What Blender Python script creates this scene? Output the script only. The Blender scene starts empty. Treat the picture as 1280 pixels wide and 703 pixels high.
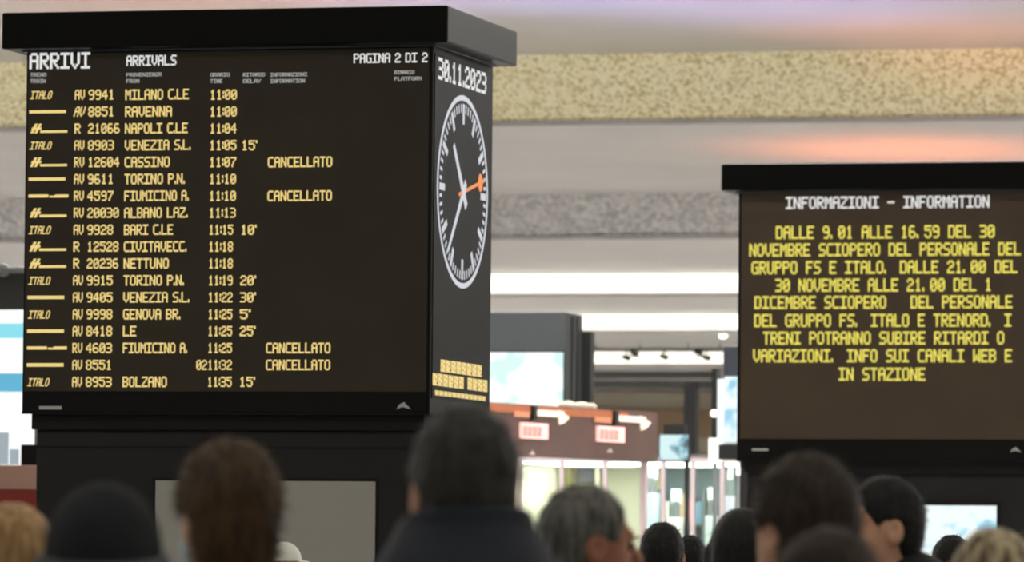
import bpy, bmesh, math, random
import numpy as np
from mathutils import Vector, Matrix

random.seed(7)
rng = np.random.default_rng(7)
scene = bpy.context.scene
col = scene.collection

# ------------------------------------------------------------------ camera
F = 200.0 / 36.0 * 1280.0            # focal length in pixels of the 1280x703 frame
TH = math.radians(14.8)              # yaw: the boards are aligned with the world axes
HORIZON = 720.0
PITCH = math.atan((HORIZON - 351.5) / F)
CAMZ = 1.5
cam_d = bpy.data.cameras.new('camera')
cam_d.sensor_width = 36.0
cam_d.lens = 200.0
cam_d.clip_end = 600
cam_d.dof.use_dof = True
cam_d.dof.focus_distance = 26.5
cam_d.dof.aperture_fstop = 7.0
cam = bpy.data.objects.new('camera', cam_d)
cam.location = (0, 0, CAMZ)
col.objects.link(cam)
scene.camera = cam
RIGHT = Vector((math.cos(TH), math.sin(TH), 0))
FWD = Vector((-math.sin(TH) * math.cos(PITCH), math.cos(TH) * math.cos(PITCH), math.sin(PITCH)))
UP = RIGHT.cross(FWD)
ROLL = math.radians(0.55)            # the photograph leans a little clockwise
RIGHT, UP = RIGHT * math.cos(ROLL) + UP * math.sin(ROLL), UP * math.cos(ROLL) - RIGHT * math.sin(ROLL)
cam.rotation_euler = Matrix((RIGHT, UP, -FWD)).transposed().to_euler()
CAM = Vector((0, 0, CAMZ))

# ------------------------------------------------------------------ world, exposure
w = bpy.data.worlds.new('world')
scene.world = w
w.use_nodes = True
w.node_tree.nodes['Background'].inputs[0].default_value = (0.86, 0.93, 1.0, 1)
w.node_tree.nodes['Background'].inputs[1].default_value = 0.10
vs = scene.view_settings
vs.view_transform = 'Standard'
vs.look = 'None'
vs.exposure = 0.0
vs.gamma = 1.0
vs.use_curve_mapping = False
ADDED_DOWNLIGHT = 3.6                      # radiance of the unseen ceiling strips added over the crowd
ADDED_DEEPLIGHT = 30.0                     # radiance of the strips added to brighten the deeper hall


# ------------------------------------------------------------------ pixel helpers (1280x703 frame)
def ray(px, py):
    return FWD + RIGHT * ((px - 640.0) / F) + UP * ((351.5 - py) / F)


def at(px, py, depth):
    return CAM + ray(px, py) * depth


def hz(px):
    return HORIZON + (px - 640.0) * math.tan(ROLL)


def onY(px, py, Y):
    d = ray(px, py)
    return CAM + d * (Y / d.y)


def onX(px, py, X):
    d = ray(px, py)
    return CAM + d * (X / d.x)


def onZ(px, py, h):
    d = ray(px, py)
    return CAM + d * (h / d.z)


# ------------------------------------------------------------------ materials
def lin(c):
    return tuple(((v / 255) / 12.92 if v / 255 <= 0.04045 else ((v / 255 + 0.055) / 1.055) ** 2.4) for v in c)


MATS = {}


def mat(name, rgb, rough=0.5, metal=0.0, noise=None, bump=0.0, bscale=60, emit=0.0, spec=0.5, emit_rgb=None):
    """procedural principled material; rgb in sRGB 0-255, noise = (rgb2, scale)"""
    if name in MATS:
        return MATS[name]
    m = bpy.data.materials.new(name)
    m.use_nodes = True
    nt = m.node_tree
    b = nt.nodes['Principled BSDF']
    c = lin(rgb)
    b.inputs['Base Color'].default_value = (*c, 1)
    b.inputs['Roughness'].default_value = rough
    b.inputs['Metallic'].default_value = metal
    b.inputs['Specular IOR Level'].default_value = spec
    tc = nt.nodes.new('ShaderNodeTexCoord')
    if noise:
        n = nt.nodes.new('ShaderNodeTexNoise')
        n.inputs['Scale'].default_value = noise[1]
        n.inputs['Detail'].default_value = 4
        nt.links.new(tc.outputs['Object'], n.inputs['Vector'])
        r = nt.nodes.new('ShaderNodeValToRGB')
        r.color_ramp.elements[0].position = 0.35
        r.color_ramp.elements[1].position = 0.65
        r.color_ramp.elements[0].color = (*c, 1)
        r.color_ramp.elements[1].color = (*lin(noise[0]), 1)
        nt.links.new(n.outputs['Fac'], r.inputs['Fac'])
        nt.links.new(r.outputs['Color'], b.inputs['Base Color'])
    if bump:
        n2 = nt.nodes.new('ShaderNodeTexNoise')
        n2.inputs['Scale'].default_value = bscale
        n2.inputs['Detail'].default_value = 3
        nt.links.new(tc.outputs['Object'], n2.inputs['Vector'])
        bp = nt.nodes.new('ShaderNodeBump')
        bp.inputs['Strength'].default_value = bump
        bp.inputs['Distance'].default_value = 0.02
        nt.links.new(n2.outputs['Fac'], bp.inputs['Height'])
        nt.links.new(bp.outputs['Normal'], b.inputs['Normal'])
    if emit:
        b.inputs['Emission Color'].default_value = (*lin(emit_rgb or rgb), 1)
        b.inputs['Emission Strength'].default_value = emit
    MATS[name] = m
    return m


def mosaic(name, a, b_, c_, scale, rough=0.4):
    m = bpy.data.materials.new(name)
    m.use_nodes = True
    nt = m.node_tree
    b = nt.nodes['Principled BSDF']
    b.inputs['Roughness'].default_value = rough
    tc = nt.nodes.new('ShaderNodeTexCoord')
    v = nt.nodes.new('ShaderNodeTexVoronoi')
    v.inputs['Scale'].default_value = scale
    nt.links.new(tc.outputs['Object'], v.inputs['Vector'])
    s = nt.nodes.new('ShaderNodeSeparateColor')
    nt.links.new(v.outputs['Color'], s.inputs['Color'])
    r = nt.nodes.new('ShaderNodeValToRGB')
    e = r.color_ramp.elements
    e[0].position = 0.0
    e[0].color = (*lin(a), 1)
    e[1].position = 1.0
    e[1].color = (*lin(c_), 1)
    k = e.new(0.5)
    k.color = (*lin(b_), 1)
    nt.links.new(s.outputs[0], r.inputs['Fac'])
    nt.links.new(r.outputs['Color'], b.inputs['Base Color'])
    return m


def glass(name, tint=(225, 240, 240), refl=0.12):
    m = bpy.data.materials.new(name)
    m.use_nodes = True
    nt = m.node_tree
    nt.nodes.clear()
    o = nt.nodes.new('ShaderNodeOutputMaterial')
    mx = nt.nodes.new('ShaderNodeMixShader')
    t = nt.nodes.new('ShaderNodeBsdfTransparent')
    g = nt.nodes.new('ShaderNodeBsdfGlossy')
    t.inputs['Color'].default_value = (*lin(tint), 1)
    g.inputs['Roughness'].default_value = 0.08
    mx.inputs[0].default_value = refl
    nt.links.new(t.outputs[0], mx.inputs[1])
    nt.links.new(g.outputs[0], mx.inputs[2])
    nt.links.new(mx.outputs[0], o.inputs[0])
    return m


# ------------------------------------------------------------------ mesh helpers
class MB:
    def __init__(self):
        self.v = []
        self.f = []

    def quad(self, *p):
        n = len(self.v)
        self.v += [tuple(q) for q in p]
        self.f.append(tuple(range(n, n + len(p))))
        return self

    def box(self, x0, x1, y0, y1, z0, z1):
        n = len(self.v)
        x0, x1 = sorted((x0, x1)); y0, y1 = sorted((y0, y1)); z0, z1 = sorted((z0, z1))
        self.v += [(x0, y0, z0), (x1, y0, z0), (x1, y1, z0), (x0, y1, z0), (x0, y0, z1), (x1, y0, z1), (x1, y1, z1), (x0, y1, z1)]
        self.f += [tuple(n + i for i in q) for q in ((0, 3, 2, 1), (4, 5, 6, 7), (0, 1, 5, 4), (1, 2, 6, 5), (2, 3, 7, 6), (3, 0, 4, 7))]
        return self

    def tube(self, p, q, r0, r1=None, n=12):
        p = Vector(p); q = Vector(q)
        r1 = r0 if r1 is None else r1
        d = (q - p).normalized()
        a = d.orthogonal().normalized()
        b = d.cross(a)
        s = len(self.v)
        for c, r in ((p, r0), (q, r1)):
            for i in range(n):
                t = 2 * math.pi * i / n
                self.v.append(tuple(c + a * (r * math.cos(t)) + b * (r * math.sin(t))))
        for i in range(n):
            j = (i + 1) % n
            self.f.append((s + i, s + j, s + n + j, s + n + i))
        self.f.append(tuple(s + i for i in reversed(range(n))))
        self.f.append(tuple(s + n + i for i in range(n)))
        return self

    def ball(self, c, r, n=12, m=8, sq=(1, 1, 1)):
        c = Vector(c)
        s = len(self.v)
        for j in range(m + 1):
            ph = math.pi * j / m
            for i in range(n):
                t = 2 * math.pi * i / n
                self.v.append((c.x + r * sq[0] * math.sin(ph) * math.cos(t), c.y + r * sq[1] * math.sin(ph) * math.sin(t), c.z + r * sq[2] * math.cos(ph)))
        for j in range(m):
            for i in range(n):
                k = (i + 1) % n
                self.f.append((s + j * n + i, s + (j + 1) * n + i, s + (j + 1) * n + k, s + j * n + k))
        return self

    def build(self, name, m, parent=None, origin=None, bevel=0.0, smooth=False):
        """vertices are world coordinates; origin = the location of the parent root"""
        me = bpy.data.meshes.new(name)
        o3 = Vector(origin) if origin is not None else Vector((0, 0, 0))
        me.from_pydata([tuple(Vector(q) - o3) for q in self.v], [], self.f)
        me.materials.append(m)
        if bevel:
            bm = bmesh.new()
            bm.from_mesh(me)
            bmesh.ops.bevel(bm, geom=list(bm.edges), offset=bevel, segments=2, affect='EDGES', profile=0.5)
            bm.to_mesh(me)
            bm.free()
        if smooth:
            for p in me.polygons:
                p.use_smooth = True
        me.update()
        o = bpy.data.objects.new(name, me)
        col.objects.link(o)
        if parent:
            o.parent = parent
        elif origin is not None:
            o.location = o3
        return o


def thing(name, label, cat, loc, group=None, rz=0.0):
    o = bpy.data.objects.new(name, None)
    o.empty_display_size = 0.2
    o.location = loc
    o.rotation_euler = (0, 0, rz)
    o['label'] = label
    o['category'] = cat
    if group:
        o['group'] = group
    col.objects.link(o)
    return o


def tag(o, label, cat, group=None):
    o['label'] = label
    o['category'] = cat
    if group:
        o['group'] = group
    return o


def struct(o):
    o['kind'] = 'structure'
    return o


# ------------------------------------------------------------------ 5x7 dot-matrix lettering
FONT = {
 'A': '01110 10001 10001 11111 10001 10001 10001', 'B': '11110 10001 10001 11110 10001 10001 11110',
 'C': '01111 10000 10000 10000 10000 10000 01111', 'D': '11110 10001 10001 10001 10001 10001 11110',
 'E': '11111 10000 10000 11110 10000 10000 11111', 'F': '11111 10000 10000 11110 10000 10000 10000',
 'G': '01111 10000 10000 10011 10001 10001 01111', 'H': '10001 10001 10001 11111 10001 10001 10001',
 'I': '11111 00100 00100 00100 00100 00100 11111', 'K': '10001 10010 10100 11000 10100 10010 10001',
 'L': '10000 10000 10000 10000 10000 10000 11111', 'M': '10001 11011 10101 10101 10001 10001 10001',
 'N': '10001 11001 11001 10101 10011 10011 10001', 'O': '01110 10001 10001 10001 10001 10001 01110',
 'P': '11110 10001 10001 11110 10000 10000 10000', 'R': '11110 10001 10001 11110 10100 10010 10001',
 'S': '01111 10000 10000 01110 00001 00001 11110', 'T': '11111 00100 00100 00100 00100 00100 00100',
 'U': '10001 10001 10001 10001 10001 10001 01110', 'V': '10001 10001 10001 10001 10001 01010 00100',
 'W': '10001 10001 10001 10101 10101 11011 10001', 'Y': '10001 10001 01010 00100 00100 00100 00100',
 'Z': '11111 00001 00010 00100 01000 10000 11111',
 '0': '01110 10001 10011 10101 11001 10001 01110', '1': '00100 01100 00100 00100 00100 00100 01110',
 '2': '01110 10001 00001 00110 01000 10000 11111', '3': '11110 00001 00001 01110 00001 00001 11110',
 '4': '00010 00110 01010 10010 11111 00010 00010', '5': '11111 10000 11110 00001 00001 10001 01110',
 '6': '01110 10000 10000 11110 10001 10001 01110', '7': '11111 00001 00010 00100 00100 01000 01000',
 '8': '01110 10001 10001 01110 10001 10001 01110', '9': '01110 10001 10001 01111 00001 00001 01110',
 '-': '00000 00000 00000 11111 00000 00000 00000', '.': '0 0 0 0 0 1 1', ':': '0 1 1 0 1 1 0',
 "'": '1 1 0 0 0 0 0', ' ': '000 000 000 000 000 000 000', ',': '0 0 0 0 0 1 1',
 # unreadable run of lit dots
 '#': '11111 10111 11101 11111 10111 11101 11111', '%': '11101 11111 10111 11101 11111 11110 11111',
}


def text_words(s, p0, u, v, width, height, slant=0.0, mono=False, bold=0.2):
    """lit dots of string s, one mesh builder per word; p0 = lower left corner, u / v unit axes, fitted to width x height"""
    cells = []
    word = x = 0
    for ch in s:
        g = FONT[ch].split()
        wc = len(g[0])
        off = 0
        adv = wc
        if ch == ' ':
            word += 1
        if mono:
            off = 0 if ch in '.,' else (5 - wc) // 2
            adv = 5
        for r, row in enumerate(g):
            i = 0
            while i < wc:
                if row[i] == '1':
                    j = i
                    while j < wc and row[j] == '1':
                        j += 1
                    cells.append((x + off + i, x + off + j, 6 - r, word))
                    i = j
                else:
                    i += 1
        x += adv + 1
        if ch in '.,' and (mono or len(s) == 10):
            word += 1
    du = width / (x - 1)
    dv = height / 7.0
    out = {}
    for a, b, r, wd in cells:
        sl = slant * (r - 3) * dv
        z0 = r * dv - dv * 0.06
        z1 = (r + 1) * dv + dv * 0.06
        ua = a * du - du * bold + sl
        ub = b * du + du * bold + sl
        out.setdefault(wd, MB()).quad(p0 + u * ua + v * z0, p0 + u * ub + v * z0, p0 + u * ub + v * z1, p0 + u * ua + v * z1)
    return list(out.values())


# ================================================================== THE HALL
M_floor = mat('polished_stone', (188, 182, 172), 0.25, noise=((170, 164, 155), 3.0))
M_soffit = mat('painted_plaster', (186, 184, 182), 0.38, noise=((178, 176, 176), 0.5))
M_mos1 = mosaic('cream_mosaic', (196, 184, 128), (246, 238, 194), (255, 251, 222), 26.0)
M_mos2 = mosaic('grey_mosaic', (160, 160, 162), (188, 187, 188), (208, 208, 206), 15.0)
M_strip = mat('lit_diffuser', (255, 253, 240), 0.6, emit=1.0)
M_down = mat('added_ceiling_light', (255, 250, 240), 0.6, emit=ADDED_DOWNLIGHT)
M_backwall = mat('tan_wall', (206, 198, 178), 0.7, noise=((196, 186, 166), 0.4))
M_band = mat('brown_wall_band', (176, 148, 116), 0.7)
M_white = mat('white_plaster', (205, 203, 198), 0.7)

XL, XR = -62.0, 34.0
struct(MB().box(XL, XR, -14, 141, -0.2, 0).build('floor', M_floor))

# ceiling profile (height above the camera, read at px x=700)
H1 = 7.0
yA = onZ(700, 68, H1).y
H2 = 565.0 / 655.0 * H1 * 1.018
yB = onZ(700, 243, H2).y
H3 = onY(700, 295, yB + 0.4).z - CAMZ
yC = onZ(700, 343, H3).y
H4 = onY(700, 367, yC + 0.1).z - CAMZ
yD = onZ(700, 394, H4).y
H5 = onY(700, 413, yD + 0.1).z - CAMZ
yE = onZ(700, 441, H5).y
H6 = onY(700, 455, yE + 0.1).z - CAMZ
yF = 139.0


def arc(y0, y1, h0, sag, n=14):
    """gently bulging soffit of one ceiling bay"""
    return [(y0 + (y1 - y0) * i / n, CAMZ + h0 - sag * math.sin(math.pi * i / n)) for i in range(n + 1)]


def sheet(prof, x0=XL, x1=XR):
    mb = MB()
    for (ya, za), (yb, zb) in zip(prof[:-1], prof[1:]):
        mb.quad((x0, ya, za), (x1, ya, za), (x1, yb, zb), (x0, yb, zb))
    return mb


soff = MB()
bays = [(yA, yB, H2, 0.0), (yB + 0.4, yC, H3, 0.0), (yC + 0.1, yD, H4, 0), (yD + 0.1, yE, H5, 0), (yE + 0.1, yF, H6, 0)]
bays[0] = (yA + 0.5, yB, H2, 0.10)
bays[1] = (yB + 0.4, yC, H3, 0.05)
for y0, y1, h, sg in bays:
    prof = arc(y0, y1, h, sg)
    n0 = len(soff.v)
    s = sheet(prof)
    soff.v += s.v
    soff.f += [tuple(i + n0 for i in f) for f in s.f]
# near bay, out of view, with slots for the added light strips
strips = [2 + 8.0 * i for i in range(-1, 8)]
edges = [-14.0]
for ys in strips:
    edges += [ys, ys + 0.9]
edges.append(yA)
for i in range(0, len(edges), 2):
    soff.quad((XL, edges[i], CAMZ + H1), (XR, edges[i], CAMZ + H1), (XR, edges[i + 1], CAMZ + H1), (XL, edges[i + 1], CAMZ + H1))
ceiling = struct(soff.build('ceiling', M_soffit, smooth=True))
struct(MB().box(XL, XR, -14, 141, CAMZ + H1 + 0.4, CAMZ + H1 + 0.6).build('roof_slab', M_soffit, ceiling))
M_deep = mat('added_deep_light', (252, 253, 255), 0.6, emit=ADDED_DEEPLIGHT)
for ys in strips:
    MB().box(XL, XR, ys, ys + 0.9, CAMZ + H1 + 0.03, CAMZ + H1 + 0.08).build('added_light_strip', M_down if ys < 46 else M_deep, ceiling)  # unseen emitters added to light the floor, crowd and ceiling
# added strips brightening the deep hall, hidden by an added lip on each band
LIP = 0.07
for y_, h_ in ((yA + 0.5, H2), (yB + 0.4, H3), (yC + 0.1, H4), (yD + 0.1, H5), (yE + 0.1, H6)):
    MB().box(XL, XR, y_ - 0.04, y_, CAMZ + h_ - LIP, CAMZ + h_).build('strip_hiding_lip', M_soffit, ceiling)
    MB().box(XL, XR, y_ + 0.02, y_ + 0.62, CAMZ + h_ - 0.012, CAMZ + h_ - 0.004).build('added_light_strip', M_deep, ceiling)


def fascia(y, h0, h1, m, name, lean=0.0):
    prof = []
    for i in range(9):
        t = i / 8
        prof.append((y + lean * t, CAMZ + h0 + (h1 - h0) * t))
    return sheet(prof).build(name, m, ceiling)


fascia(yA, H1, H2, M_mos1, 'mosaic_band', 0.5)
fascia(yB, H2, H3, M_mos2, 'mosaic_band', 0.4)
fascia(yC, H3, H4, M_strip, 'lit_clerestory', 0.1)
fascia(yD, H4, H5, M_strip, 'lit_clerestory', 0.1)
fascia(yE, H5, H6, M_strip, 'lit_clerestory', 0.1)

wall_back = struct(MB().box(XL, XR, 139, 139.4, 0, CAMZ + H6 + 0.3).build('wall_back', M_backwall))
for py0, py1 in ((512, 548), (566, 590)):
    p = onY(800, py0, 138.9); q = onY(800, py1, 138.9)
    MB().box(XL, XR, 138.8, 139.0, q.z, p.z).build('wall_band', M_band, wall_back)
struct(MB().box(XL - 0.3, XL, -14, 141, 0, CAMZ + H1 + 0.5).build('wall_left', M_white))
struct(MB().box(XR, XR + 0.3, -14, 141, 0, CAMZ + H1 + 0.5).build('wall_right', M_white))

# ================================================================== THE BOARDS
M_black = mat('black_metal', (14, 15, 14), 0.45, noise=((19, 19, 18), 2.0), spec=0.2)
M_cap = mat('black_lacquer', (9, 10, 9), 0.4, spec=0.15)
M_body = mat('charcoal_panel', (44, 44, 44), 0.5, noise=((40, 40, 41), 1.0), spec=0.25)
M_seam = mat('black_gap', (10, 10, 10), 0.8)
M_screen = mat('led_screen', (66, 60, 47), 0.45, noise=((60, 54, 44), 1.5), spec=0.3)
M_screen2 = mat('led_screen_brown', (86, 74, 60), 0.45, noise=((80, 68, 56), 1.5), spec=0.3)
M_sscreen = mat('led_side_screen', (17, 18, 17), 0.5, noise=((14, 15, 15), 1.5), spec=0.12)
M_alu = mat('brushed_aluminium', (186, 186, 180), 0.35, metal=0.35, bump=0.03, bscale=6)
M_glint = mat('blue_grey_glint', (92, 100, 118), 0.3, metal=0.3)  # bluish highlight put into the colour
M_amber = mat('amber_led', (30, 26, 12), 0.6, emit=1.0, emit_rgb=(238, 210, 132))
M_yellow = mat('yellow_led', (30, 28, 10), 0.6, emit=1.0, emit_rgb=(236, 222, 96))
M_wled = mat('white_led', (30, 30, 30), 0.6, emit=1.0, emit_rgb=(226, 226, 224))
M_wled2 = mat('dim_white_led', (30, 30, 30), 0.6, emit=0.75, emit_rgb=(200, 200, 196))
M_clock = mat('clock_white', (40, 40, 42), 0.6, emit=1.0, emit_rgb=(205, 207, 214))
M_orange = mat('orange_led', (40, 20, 10), 0.6, emit=1.0, emit_rgb=(236, 140, 76))
M_sticker = mat('silver_sticker', (205, 205, 205), 0.4)
UX = Vector((1, 0, 0)); UY = Vector((0, 1, 0)); UZ = Vector((0, 0, 1))

near = at(537, 515, 35.0)            # near corner of the arrivals board
BX1, BY0 = near.x, near.y
BX0 = onY(30, 300, BY0).x
BY1 = onX(614.5, 300, BX1).y
W, D = BX1 - BX0, BY1 - BY0
OV = 0.125
Z_BOT = onY(537, 518, BY0).z
Z_CAP0 = onY(545, 53, BY0 - OV).z
Z_CAP1 = onY(556, 6.5, BY0 - OV).z
Z_TOP = Z_CAP0
print('board W %.2f D %.2f zbot %.2f ztop %.2f' % (W, D, Z_BOT, Z_CAP1))


def board(name, label, x0, y0, screen_mat, screen_rect):
    """housing on a kiosk base with an overhanging cap; screen_rect = x0,x1,z0,z1 of the front LED screen"""
    x1, y1 = x0 + W, y0 + D
    org = Vector(((x0 + x1) / 2, (y0 + y1) / 2, 0))
    r = thing(name, label, 'display board', org)
    b = lambda mb, n, m, par=r, **k: mb.build(n, m, par, org, **k)
    b(MB().box(x0 - OV, x1 + OV, y0 - OV, y1 + OV, Z_CAP0, Z_CAP1), 'cap', M_cap, bevel=0.012)
    b(MB().box(x0 - 0.02, x1 + 0.02, y0 - 0.02, y1 + 0.02, Z_CAP0 - 0.012, Z_CAP0 - 0.002), 'cap_glint', M_glint)  # thin strip coloured as the soffit reflection under the cap
    b(MB().box(x0, x1, y0, y1, Z_BOT, Z_CAP0 - 0.01), 'housing', M_black, bevel=0.008)
    b(MB().box(x0 + 0.05, x1 - 0.05, y0 + 0.05, y1 - 0.05, Z_BOT - 0.10, Z_BOT), 'neck', M_seam)
    base = b(MB().box(x0 + 0.075, x1 - 0.075, y0 + 0.075, y1 - 0.075, 0.12, Z_BOT - 0.10), 'kiosk_base', M_body, bevel=0.008)
    b(MB().box(x0 + 0.11, x1 - 0.11, y0 + 0.11, y1 - 0.11, 0.0, 0.12), 'plinth', M_seam)
    sx0, sx1, sz0, sz1 = screen_rect
    fs = b(MB().box(sx0, sx1, y0 - 0.006, y0 + 0.02, sz0, sz1), 'front_screen', screen_mat)
    ss = b(MB().box(x1 - 0.02, x1 + 0.006, y0 + 0.03, y1 - 0.03, Z_BOT + 0.10, Z_CAP0 - 0.05), 'side_screen', M_sscreen)
    b(MB().box(x0 + 0.02, x1 - 0.02, y0 - 0.012, y0 + 0.01, Z_BOT + 0.012, sz0 - 0.012), 'lower_bezel', M_black)
    b(MB().box(x0, x1, y0 - 0.004, y0 + 0.01, Z_BOT - 0.004, Z_BOT + 0.008), 'bottom_edge', M_seam)
    return r, org, fs, ss, base, b


Y0s = BY0 - 0.009                    # plane of the lettering on the front screen
rA, orgA, fsA, ssA, baseA, bA = board(
    'arrivals_board', 'black arrivals board with amber train rows and a clock on its side', BX0, BY0, M_screen,
    (onY(33, 300, BY0).x, onY(535, 300, BY0).x, onY(535, 490, BY0).z, Z_CAP0 - 0.02))


def front_text(s, px0, px1, pyc, hpx, m, name, Y, par, org, slant=0.0, mono=False):
    lean = math.tan(ROLL) * (pyc - 90)  # columns lean with the photograph
    px0 -= lean
    px1 -= lean
    a = onY(px0, pyc + hpx / 2, Y); b2 = onY(px1, pyc + hpx / 2, Y); c = onY(px0, pyc - hpx / 2, Y)
    for mb in text_words(s, a, UX, UZ, b2.x - a.x, c.z - a.z, slant, mono):
        mb.build(name, m, par, org)


ft = lambda s, a, b_, y, h, m, n, **k: front_text(s, a, b_, y, h, m, n, Y0s, fsA, orgA, **k)
ft('ARRIVI', 37, 112, 76.5, 20, M_wled, 'title_text')
ft('ARRIVALS', 158, 220, 76, 13, M_wled, 'title_text')
ft('PAGINA 2 DI 2', 442, 534, 73, 12, M_wled, 'page_text')
for top, bot, xa, xb, xc in (('TRENO', 'TRAIN', 38, 58, 57), ('PROVENIENZA', 'FROM', 158, 202, 174), ('ORARIO', 'TIME', 263, 287, 278),
                             ('RITARDO', 'DELAY', 304, 331, 326), ('INFORMAZIONI', 'INFORMATION', 338, 384, 381), ('BINARIO', 'PLATFORM', 493, 518, 527)):
    dy = -3 if xa > 450 else 0
    ft(top, xa, xb, 93.5 + dy, 4.6, M_wled2, 'column_heading')
    ft(bot, xa, xc, 101.5 + dy, 4.6, M_wled2, 'column_heading')
ROWS = [
 ('i', 'AV 9941', 'MILANO C.LE', '11:00', '', ''), ('b', 'AV 8851', 'RAVENNA', '11:00', '', ''), ('t', 'R 21066', 'NAPOLI C.LE', '11:04', '', ''),
 ('i', 'AV 8903', 'VENEZIA S.L.', '11:05', "15'", ''), ('t', 'RV 12604', 'CASSINO', '11:07', '', 'CANCELLATO'), ('b', 'AV 9611', 'TORINO P.N.', '11:10', '', ''),
 ('c', 'RV 4597', 'FIUMICINO A.', '11:10', '', 'CANCELLATO'), ('t', 'RV 20030', 'ALBANO LAZ.', '11:13', '', ''), ('i', 'AV 9928', 'BARI C.LE', '11:15', "10'", ''),
 ('t', 'R 12528', 'CIVITAVECC.', '11:18', '', ''), ('t', 'R 20236', 'NETTUNO', '11:18', '', ''), ('i', 'AV 9915', 'TORINO P.N.', '11:19', "20'", ''),
 ('b', 'AV 9405', 'VENEZIA S.L.', '11:22', "30'", ''), ('i', 'AV 9998', 'GENOVA BR.', '11:25', "5'", ''), ('b', 'AV 8418', 'LE', '11:25', "25'", ''),
 ('c', 'RV 4603', 'FIUMICINO A.', '11:25', '', 'CANCELLATO'), ('b', 'AV 8551', '', '0211:32', '', 'CANCELLATO'), ('i', 'AV 8953', 'BOLZANO', '11:35', "15'", '')]
ENDS = {'MILANO C.LE': 236, 'RAVENNA': 215, 'NAPOLI C.LE': 235, 'VENEZIA S.L.': 239, 'CASSINO': 213, 'TORINO P.N.': 232, 'FIUMICINO A.': 237,
        'ALBANO LAZ.': 236, 'BARI C.LE': 218, 'CIVITAVECC.': 235, 'NETTUNO': 213, 'GENOVA BR.': 228, 'LE': 173, 'BOLZANO': 212}
NSTART = {7: 94, 8: 93}


def bar(px0, px1, py0, py1, name, m=M_amber):
    lean = math.tan(ROLL) * ((py0 + py1) / 2 - 90)
    px0 -= lean
    px1 -= lean
    a = onY(px0, py1, Y0s); c = onY(px1, py0, Y0s)
    return MB().quad((a.x, Y0s, a.z), (c.x, Y0s, a.z), (c.x, Y0s, c.z), (a.x, Y0s, c.z)).build(name, m, fsA, orgA)


for i, (lg, num, org_, tm, dl, st) in enumerate(ROWS):
    y = 118.5 + 21.12 * i
    if lg == 'i':
        ft('ITALO', 39, 65, y + 0.5, 10, M_amber, 'operator_logo', slant=0.25)
    elif lg == 'b':
        bar(37, 83, y - 2.2, y + 2.2, 'operator_logo')
    elif lg == 'c':
        bar(37, 62, y - 2, y + 2, 'operator_logo'); bar(63, 70, y - 0.5, y + 2, 'operator_logo'); bar(70, 87, y - 2, y + 2, 'operator_logo')
    else:
        lean = math.tan(ROLL) * (y - 90)
        mb = MB()
        for xo in (0, 5):
            q = [onY(a_ + xo - lean, b_, Y0s) for a_, b_ in ((38.5, y + 6), (42, y + 6), (48, y - 6), (44.5, y - 6))]
            mb.quad(*q)
        q = [onY(a_ - lean, b_, Y0s) for a_, b_ in ((40, y + 1.5), (52, y + 1.5), (53, y - 1.5), (41, y - 1.5))]
        mb.quad(*q)
        mb.build('operator_logo', M_amber, fsA, orgA)
        bar(51, 85, y + 2.0, y + 5.4, 'operator_logo')
    pre, no = num.split(' ')
    big = len(no) == 5
    ft(pre, 94, 106 if len(pre) == 2 else 101, y, 12.5, M_amber, 'train_number', slant=0.3 if i == 1 else 0)
    ft(no, 111, 143 if not big else 150, y, 12.5, M_amber, 'train_number')
    if org_:
        ft(org_, 157, ENDS[org_], y, 13, M_amber, 'origin_text')
    ft(tm, 263 if len(tm) == 5 else 249, 296 if i < 8 else 293, y, 12.5, M_amber, 'time_text')
    if dl:
        ft(dl, 303, 303 + 6.4 * len(dl), y, 12.5, M_amber, 'delay_text')
    if st:
        ft(st, 336, 416, y, 13, M_amber, 'status_text')
a = onY(49, 512, BY0 - 0.014); c = onY(77, 508, BY0 - 0.014)
MB().box(a.x, c.x, BY0 - 0.016, BY0 - 0.011, a.z, c.z).build('maker_label', M_sticker, rA, orgA)
p = onY(505, 512, BY0 - 0.014)
MB().quad((p.x - 0.05, p.y, p.z), (p.x - 0.01, p.y, p.z + 0.015), (p.x + 0.045, p.y, p.z), (p.x, p.y, p.z + 0.045), (p.x - 0.03, p.y, p.z + 0.03)).build('maker_logo', M_sticker, rA, orgA)

# side of the arrivals board: date, clock, amber lines
XS = BX1 + 0.009


def side_text(s, px0, py0, px1, hpx, m, name, slant=0.0):
    """py0 = centre line at px0"""
    a = onX(px0, py0 + hpx / 2, XS); b2 = onX(px1, py0, XS); c = onX(px0, py0 - hpx / 2, XS)
    for mb in text_words(s, a, UY, UZ, b2.y - a.y, c.z - a.z, slant):
        mb.build(name, m, ssA, orgA)


side_text('30.11.2023', 548, 85, 608, 27, M_wled, 'date_text')
side_text('#%###%#%', 551, 457, 602, 15, M_amber, 'message_text')
side_text('%##%## #%##', 541, 474, 609, 15, M_amber, 'message_text')
side_text('#%#%###%#%#%', 544, 491, 607, 6, M_amber, 'message_text')
cc = onX(578.5, 240, XS)
R_CL = (onX(578.5, 119, XS).z - onX(578.5, 361, XS).z) / 2


def polar(r, a, dx=0.0):
    """a = clockwise from twelve"""
    return Vector((XS + dx, cc.y + r * math.sin(a), cc.z + r * math.cos(a)))


def ring(r0, r1, n=96, dx=0.0):
    mb = MB()
    for i in range(n):
        a, b2 = 2 * math.pi * i / n, 2 * math.pi * (i + 1) / n
        mb.quad(polar(r0, a, dx), polar(r0, b2, dx), polar(r1, b2, dx), polar(r1, a, dx))
    return mb


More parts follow.
